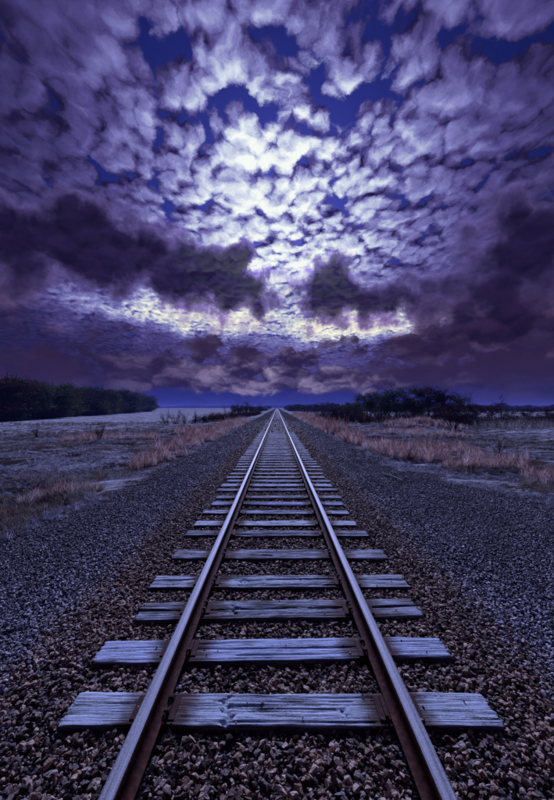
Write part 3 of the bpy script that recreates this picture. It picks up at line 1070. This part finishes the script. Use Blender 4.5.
def shrub_meshes(seed, h, stems, spread, depth=2):
    """bare shrub: the stems and their twigs"""
    rnd = random.Random(seed)
    st, tw, tips = MB(), MB(), []
    for k in range(stems):
        a = rnd.uniform(0, 6.283)
        d = Vector((math.cos(a) * spread, math.sin(a) * spread, 1.0)).normalized()
        p = Vector((math.cos(a) * .06 * h, math.sin(a) * .06 * h, -0.05))
        pts, rads = [p], [0.013 * h + 0.006]
        dd = d.copy()
        L = h * rnd.uniform(.7, 1.05)
        for i in range(5):
            dd = (dd + Vector((rnd.gauss(0, .13), rnd.gauss(0, .13), .05))).normalized()
            pts.append(pts[-1] + dd * L / 5)
            rads.append(rads[0] * (1 - .15 * (i + 1)))
        st.tube(pts, rads, 5)
        for q in range(9):
            t = rnd.uniform(.25, 1.0) * 4.99
            i = int(t)
            s = pts[i].lerp(pts[i + 1], t - i)
            nd = (dd + Vector((rnd.gauss(0, .8), rnd.gauss(0, .8), rnd.gauss(.25, .4)))).normalized()
            branch(tw, tips, s, nd, L * rnd.uniform(.18, .38), rads[i] * .5, depth - 1, rnd, 3, .10, 3)
    return st, tw, tips


def leaf_cloud(tips, n_each, size, spread, rnd, flat=0.5):
    v, f = [], []
    for p, d in tips:
        for _ in range(n_each):
            c = p + Vector((rnd.gauss(0, spread), rnd.gauss(0, spread), rnd.gauss(0, spread * .7)))
            u = Vector((rnd.gauss(0, 1), rnd.gauss(0, 1), rnd.gauss(0, flat))).normalized()
            w = u.cross(Vector((rnd.gauss(0, 1), rnd.gauss(0, 1), rnd.gauss(0, 1)))).normalized()
            s = size * rnd.uniform(.6, 1.3)
            b = len(v)
            v += [tuple(c - u * s), tuple(c + w * s * .45), tuple(c + u * s), tuple(c - w * s * .45)]
            f.append((b, b + 1, b + 2, b + 3))
    return v, f


def new_mesh(name, v, f, mat):
    me = bpy.data.meshes.new(name); me.from_pydata(v, [], f); me.materials.append(mat)
    return me


def plant(name, parts, px_x, y, label, cat, group, scale=1.0, rz=None, sink=0.03):
    """stand a thing made of (part name, mesh) at bearing px_x of the photograph and distance y"""
    x = (px_x - 276.0) / FPX * y
    o = empty(name, (x, y, float(ground_z(np.array([x]), np.array([y]))[0]) - sink), random.uniform(0, 6.28) if rz is None else rz)
    o.scale = (scale, scale, scale)
    tag(o, label, cat, group)
    for pn, me in parts:
        mesh_obj(pn, None, None, parent=o, mesh=me)
    return o


shrubs = []
for k in range(6):
    st, tw, tips = shrub_meshes(800 + k, 1.0, 6 + k % 3, .38 + .05 * k)
    parts = [('stem', new_mesh('stem', st.v, st.f, M_BARK)), ('twigs', new_mesh('twigs', tw.v, tw.f, M_TWIG))]
    if k >= 3:
        v, f = leaf_cloud(tips, 3, .022, .03, random.Random(k))
        parts.append(('leaves', new_mesh('leaves', v, f, M_RUSSET)))
    shrubs.append(parts)

SHR = [
    # bearing px, distance, size, kind, label
    (97, 26, 1.4, 4, 'dark russet shrub alone in the left field, nearest shrub on that side'),
    (128, 38, 1.0, 1, 'low thin shrub in the left field, just right of the lone russet shrub'),
    (36, 34, 1.5, 0, 'spindly bare shrub standing at the far left before the dark wood'),
    (166, 54, 2.1, 2, 'bare upright shrub at left, first of three beside the small conifer'),
    (175, 58, 2.4, 3, 'twiggy dark shrub at left, middle one of three beside the small conifer'),
    (184, 56, 2.0, 1, 'bare shrub at left directly beside the small conifer'),
    (213, 70, 1.5, 5, 'low shrub between the small conifer and the dark thicket by the track'),
    (228, 84, 3.0, 3, 'leftmost dark bush of the thicket beside the track'),
    (237, 88, 4.0, 4, 'tallest dark bush of the thicket left of the track'),
    (246, 96, 3.9, 5, 'dark bush right of the tallest one in the thicket left of the track'),
    (254, 108, 3.8, 3, 'bush of the left thicket next to the last one by the rails'),
    (260, 130, 3.2, 4, 'farthest bush of the left thicket, closest to the rails'),
    (294, 130, 3.4, 3, 'farthest bush right of the track, close to the rails'),
    (304, 104, 3.0, 2, 'bare grey bush on the right, second from the far end of the rails'),
    (314, 92, 3.2, 5, 'dark twiggy bush on the right behind the rust coloured grass'),
    (324, 84, 3.8, 0, 'bare bush on the right between the twiggy bush and the dark trees'),
    (335, 66, 3.0, 1, 'thin bare shrub at the left end of the dark trees on the right'),
    (352, 56, 2.2, 2, 'bare shrub in front of the leftmost dark tree on the right'),
    (366, 52, 2.0, 4, 'russet shrub in front of the dark trees, left of the mound'),
    (380, 46, 1.6, 0, 'bare shrub at the left foot of the grassy mound'),
    (421, 47, 1.1, 1, 'small bare shrub on top of the grassy mound'),
    (440, 45, 2.8, 3, 'reddish shrub at the right foot of the grassy mound'),
    (452, 43, 3.0, 5, 'tall reddish shrub right of the mound'),
    (466, 46, 2.2, 2, 'bare shrub between the tall reddish shrub and the reeds'),
    (416, 17.5, 0.55, 4, 'small russet shrub in the red grass right of the gravel'),
    (498, 19, 0.75, 5, 'low russet shrub in the right field beyond the red grass'),
]
for px, d, h, k, lab in SHR:
    plant('bare_shrub' if k < 3 else 'withered_shrub', shrubs[k], px, d, lab, 'shrub', 'leafless shrubs along the line', h)

# spreading dark trees on the right
trees = []
for k in range(4):
    rnd = random.Random(900 + k)
    wood, tips = MB(), []
    H = 6.2
    pts = [Vector((0, 0, -.1)), Vector((rnd.gauss(0, .08), rnd.gauss(0, .08), H * .16)), Vector((rnd.gauss(0, .15), rnd.gauss(0, .15), H * .38)), Vector((rnd.gauss(0, .25), rnd.gauss(0, .25), H * .66))]
    wood.tube(pts, [.20, .15, .11, .05], 8)
    for q in range(17):
        t = rnd.uniform(.04, 1.0) * 2.99
        i = int(t)
        p = pts[i].lerp(pts[i + 1], t - i)
        a = q * 2.4 + rnd.uniform(-.5, .5)
        d = Vector((math.cos(a), math.sin(a), rnd.uniform(.1, .8)))
        branch(wood, tips, p, d, H * rnd.uniform(.26, .42), .055, 2, rnd, 4, .08, 3)
    v, f = leaf_cloud(tips, 12, .14, .26, rnd)
    trees.append([('trunk', new_mesh('trunk', wood.v, wood.f, M_BARK)), ('crown', new_mesh('crown', v, f, M_LEAF if k < 3 else M_RUSSET))])
TR = [
    (341, 84, .60, 1, 'small dark leafy tree at the left end of the row on the right'),
    (353, 78, .88, 0, 'dark leafy tree, second from the left in the row on the right'),
    (366, 74, 1.0, 2, 'dark leafy tree, third from the left in the row on the right'),
    (380, 72, 1.1, 1, 'dark leafy tree left of the two broad ones behind the mound'),
    (395, 70, 1.18, 2, 'broad dark leafy tree behind the grassy mound, left one of two'),
    (411, 68, 1.18, 0, 'broad dark leafy tree behind the grassy mound, right one of two'),
    (427, 66, 1.22, 3, 'tallest russet brown tree behind the mound on the right'),
    (443, 66, 1.00, 3, 'russet brown tree just right of the tallest one'),
    (458, 68, .90, 2, 'dark tree behind the tall reddish shrub on the right'),
    (474, 66, .66, 3, 'russet tree behind the left end of the pale reeds'),
    (491, 70, .58, 3, 'russet tree behind the pale reeds, fourth from the right edge'),
    (508, 68, .50, 1, 'low dark tree behind the middle of the pale reeds'),
    (526, 70, .50, 3, 'low russet tree behind the reeds, second from the right edge'),
    (546, 68, .52, 3, 'low russet tree nearest the right edge of the picture'),
]
for px, d, h, k, lab in TR:
    plant('dark_tree', trees[k], px, d, lab, 'tree', 'dark trees on the right', h)

bare = []
for k in range(3):
    rnd = random.Random(950 + k)
    wood, tw, tips = MB(), MB(), []
    H = 6.0
    pts = [Vector((0, 0, -.1)), Vector((rnd.gauss(0, .1), rnd.gauss(0, .1), H * .25)), Vector((rnd.gauss(0, .2), rnd.gauss(0, .2), H * .55)), Vector((rnd.gauss(0, .3), rnd.gauss(0, .3), H * .9))]
    wood.tube(pts, [.13, .10, .07, .02], 7)
    for q in range(20):
        t = rnd.uniform(.18, 1.0) * 2.99
        i = int(t)
        p = pts[i].lerp(pts[i + 1], t - i)
        a = q * 2.4 + rnd.uniform(-.5, .5)
        branch(tw, tips, p, (math.cos(a), math.sin(a), rnd.uniform(.4, 1.2)), H * rnd.uniform(.18, .34), .035, 2, rnd, 3, .10, 4)
    bare.append([('trunk', new_mesh('trunk', wood.v, wood.f, M_BARK)), ('crown', new_mesh('crown', tw.v, tw.f, M_TWIG))])
BT = [
    (436, 72, 1.0, 1, 'bare tree rising between the two tallest russet trees'),
    (467, 72, .95, 0, 'bare tree left of the reeds among the russet trees'),
    (500, 74, .85, 2, 'leafless tree rising behind the pale reeds'),
]
for px, d, h, k, lab in BT:
    plant('leafless_tree', bare[k], px, d, lab, 'tree', 'leafless trees on the right', h)


# conifers
def conifer(seed, H, tiers):
    rnd = random.Random(seed)
    tr = MB(); tr.tube([(0, 0, -.1), (0, 0, H * .5), (0, 0, H * .98)], [H * .018, H * .011, H * .003], 6)
    v, f = [], []
    for t in range(tiers):
        u = t / (tiers - 1)
        z = H * (.10 + .88 * u)
        L = H * .24 * (1 - u) ** .85 * rnd.uniform(.75, 1.15) + H * .012
        nb = 9 if u < .7 else 6
        for k in range(nb):
            if rnd.random() < .12: continue
            a = k * 6.283 / nb + t * .7 + rnd.uniform(-.25, .25)
            l = L * rnd.uniform(.65, 1.15)
            c, s = math.cos(a), math.sin(a)
            segs = 4
            for q in range(segs):
                r0, r1 = l * q / segs, l * (q + 1) / segs * 1.08
                z0, z1 = z - r0 * rnd.uniform(.25, .40), z - r1 * rnd.uniform(.28, .45)
                w = l * .30 * (1 - .75 * q / segs) * rnd.uniform(.6, 1.2)
                for side in (-1, 1):
                    b = len(v)
                    v += [(c * r0, s * r0, z0), (c * r1, s * r1, z1), (c * (r0 + r1 * .8) / 1.6 - s * side * w, s * (r0 + r1 * .8) / 1.6 + c * side * w, (z0 + z1) / 2 - w * .45)]
                    f.append((b, b + 1, b + 2) if side < 0 else (b + 1, b, b + 2))
    return tr, v, f


tr, v, f = conifer(31, 1.0, 22)
v = [(q[0] * 1.5, q[1] * 1.5, q[2]) for q in v]
plant('small_conifer', [('trunk', new_mesh('trunk', tr.v, tr.f, M_BARK)), ('crown', new_mesh('crown', v, f, M_NEEDLE))], 194.5, 58,
      'small dark young conifer standing alone at left before the pale far field', 'conifer', None, 2.5)



def joined(parts, scale=1.0):
    """one mesh from several, with their materials"""
    bm = bmesh.new()
    mats = []
    for _, me in parts:
        n0 = len(bm.faces)
        bm.from_mesh(me)
        bm.faces.ensure_lookup_table()
        for q in range(n0, len(bm.faces)): bm.faces[q].material_index = len(mats)
        mats.append(me.materials[0])
    bmesh.ops.scale(bm, vec=(scale,) * 3, verts=bm.verts)
    me = bpy.data.meshes.new('tree')
    bm.to_mesh(me); bm.free()
    for m in mats: me.materials.append(m)
    return me


wood_v = []
for k in range(5):
    tr, v, f = conifer(40 + k, 1.0, 18)
    wood_v.append(joined([('t', new_mesh('t', tr.v, tr.f, M_BARK)), ('c', new_mesh('c', v, f, M_NEEDLE))]))
for k in range(4):
    wood_v.append(joined(trees[k], 1 / 6.6))
k = 620
u = U(0, 1, k) ** 1.3
back = U(0, 1, k) ** 1.5 * (18 + 30 * u)
yy = 78 + 262 * u + back * .35
xx = -60 - 62 * u - back - 3 * U(0, 1, k)
hs = U(6.0, 9.6, k) * (1.0 + 0.30 * np_noise(xx, yy, 14.0, 41, 2)) * (1 + .75 * u)
gather('conifer_wood', [(np.stack([xx, yy, ground_z(xx, yy) - .1], -1), np.stack([xx * 0, xx * 0, U(0, 6.28, len(xx))], -1), np.stack([hs * 1.35, hs * 1.35, hs], -1))],
       wood_v, None, 'dark mixed wood along the far edge of the left field')
# tangled undergrowth below the trees on the right
under_v = [joined(q) for q in shrubs]
k = 420
yy = U(54, 74, k); xx = U(8, 62, k)
keep = xx > 5 + (yy - 54) * .25
xx, yy = xx[keep], yy[keep]
hs = U(.8, 2.1, len(xx)) * (1 + .35 * np_noise(xx, yy, 6, 47, 2))
un = (np.stack([xx, yy, ground_z(xx, yy) - .05], -1), np.stack([xx * 0, xx * 0, U(0, 6.28, len(xx))], -1), np.stack([hs * 1.3, hs * 1.3, hs], -1))
k = 160
yy = U(60, 125, k); xx = -U(5.2, 11, k) - (125 - yy) * .05
hs = U(.7, 1.6, k)
un2 = (np.stack([xx, yy, ground_z(xx, yy) - .05], -1), np.stack([xx * 0, xx * 0, U(0, 6.28, k)], -1), np.stack([hs * 1.3, hs * 1.3, hs], -1))
gather('undergrowth', [un, un2], under_v, None, 'tangled dark leafless undergrowth below the trees and along the far track')
# woods far beyond, cut by the line of the track and by a pale open field on the left
k = 1500
yy = 260 + 190 * U(0, 1, k); bear = U(-1.0, 1.0, k); xx = bear * yy
px = 276 + FPX * bear
keep = (np.abs(xx) > 9) & ~((px > 150) & (px < 232))
xx, yy = xx[keep], yy[keep]
hs = U(4, 10, len(xx)) * (1.0 + 0.4 * np_noise(xx, yy, 50.0, 43, 2)) * (0.7 + 0.3 * sst(np.abs(xx), 10, 120)) * (1 - .35 * sst(xx, 100, 260))
gather('distant_wood', [(np.stack([xx, yy, ground_z(xx, yy) - .3], -1), np.stack([xx * 0, xx * 0, U(0, 6.28, len(xx))], -1), np.stack([hs * 1.3, hs * 1.3, hs], -1))],
       [m.copy() for m in wood_v], None, 'distant dark woods below the clouds on both sides of the track')

# ------------------------------------------------------------------ odd things on the gravel
pm = MB()
pm.tube([(0, -.62, .035), (.02, -.2, .04), (-.01, .25, .038), (.01, .62, .035)], [.026, .028, .026, .022], 8)
M_PALE = mat_bark('pale_weathered_wood', (0.14, 0.13, 0.13, 1), (0.38, 0.37, 0.39, 1))
po = pm.build('wooden_pole', M_PALE)
po.location = (3.58, 10.8, float(ground_z(np.array([3.58]), np.array([10.8]))[0]) + .03)
po.rotation_euler.z = R(11)
tag(po, 'pale weathered pole lying along the right edge of the gravel', 'pole')
st = MB(); tips = []
branch(st, tips, (0, 0, .03), (1, .2, .06), 1.3, .018, 1, random.Random(5), 5, -.02, 3)
bo = st.build('fallen_branch', M_PALE)
bo.location = (6.4, 9.3, float(ground_z(np.array([6.4]), np.array([9.3]))[0]) + .05)
tag(bo, 'thin pale fallen branch in the grass at the far right gravel edge', 'branch')

# ------------------------------------------------------------------ far hills
hv, hf = [], []
angs = np.linspace(-75, 75, 420)
for i, a in enumerate(angs):
    for j in range(9):
        r = 2500 + j * 60
        prof = (0, .42, .74, .92, 1.0, .97, .8, .5, 0)[j]
        hgt = 16 + 5 * math.sin(a * .11 + 1) + 3 * math.sin(a * .37) + 2 * math.sin(a * .9 + 2)
        z = -6 + prof * (hgt + 6) + (4.0 * mnoise.noise((a * 4.1, j * 1.7, 0)) if 0 < j < 8 else 0)
        hv.append((math.sin(R(a)) * r, math.cos(R(a)) * r, z))
for i in range(len(angs) - 1):
    for j in range(8):
        p = i * 9 + j
        hf.append((p, p + 9, p + 10, p + 1))
M_HILL = mat_leaf('wooded_hills', (0.016, 0.020, 0.020, 1), (0.045, 0.050, 0.050, 1), False)
hills = mesh_obj('hills', hv, hf, M_HILL)
tag(hills, 'low dark wooded hills along the horizon', kind='structure')

# ------------------------------------------------------------------ damp evening air
hz = MB()
hz.box(0, 3000, 14, 14500, 12500, 44)
mh = bpy.data.materials.new('air'); mh.use_nodes = True
nh = NT(mh.node_tree)
pv = nh.node('ShaderNodeVolumePrincipled')
pv.inputs['Color'].default_value = (0.26, 0.32, 1.0, 1)
pv.inputs['Density'].default_value = 0.00028
oh = nh.node('ShaderNodeOutputMaterial')
mh.node_tree.links.new(pv.outputs[0], oh.inputs['Volume'])
haze = hz.build('haze', mh)
tag(haze, 'thin blue evening air fading the far woods and hills', kind='stuff')
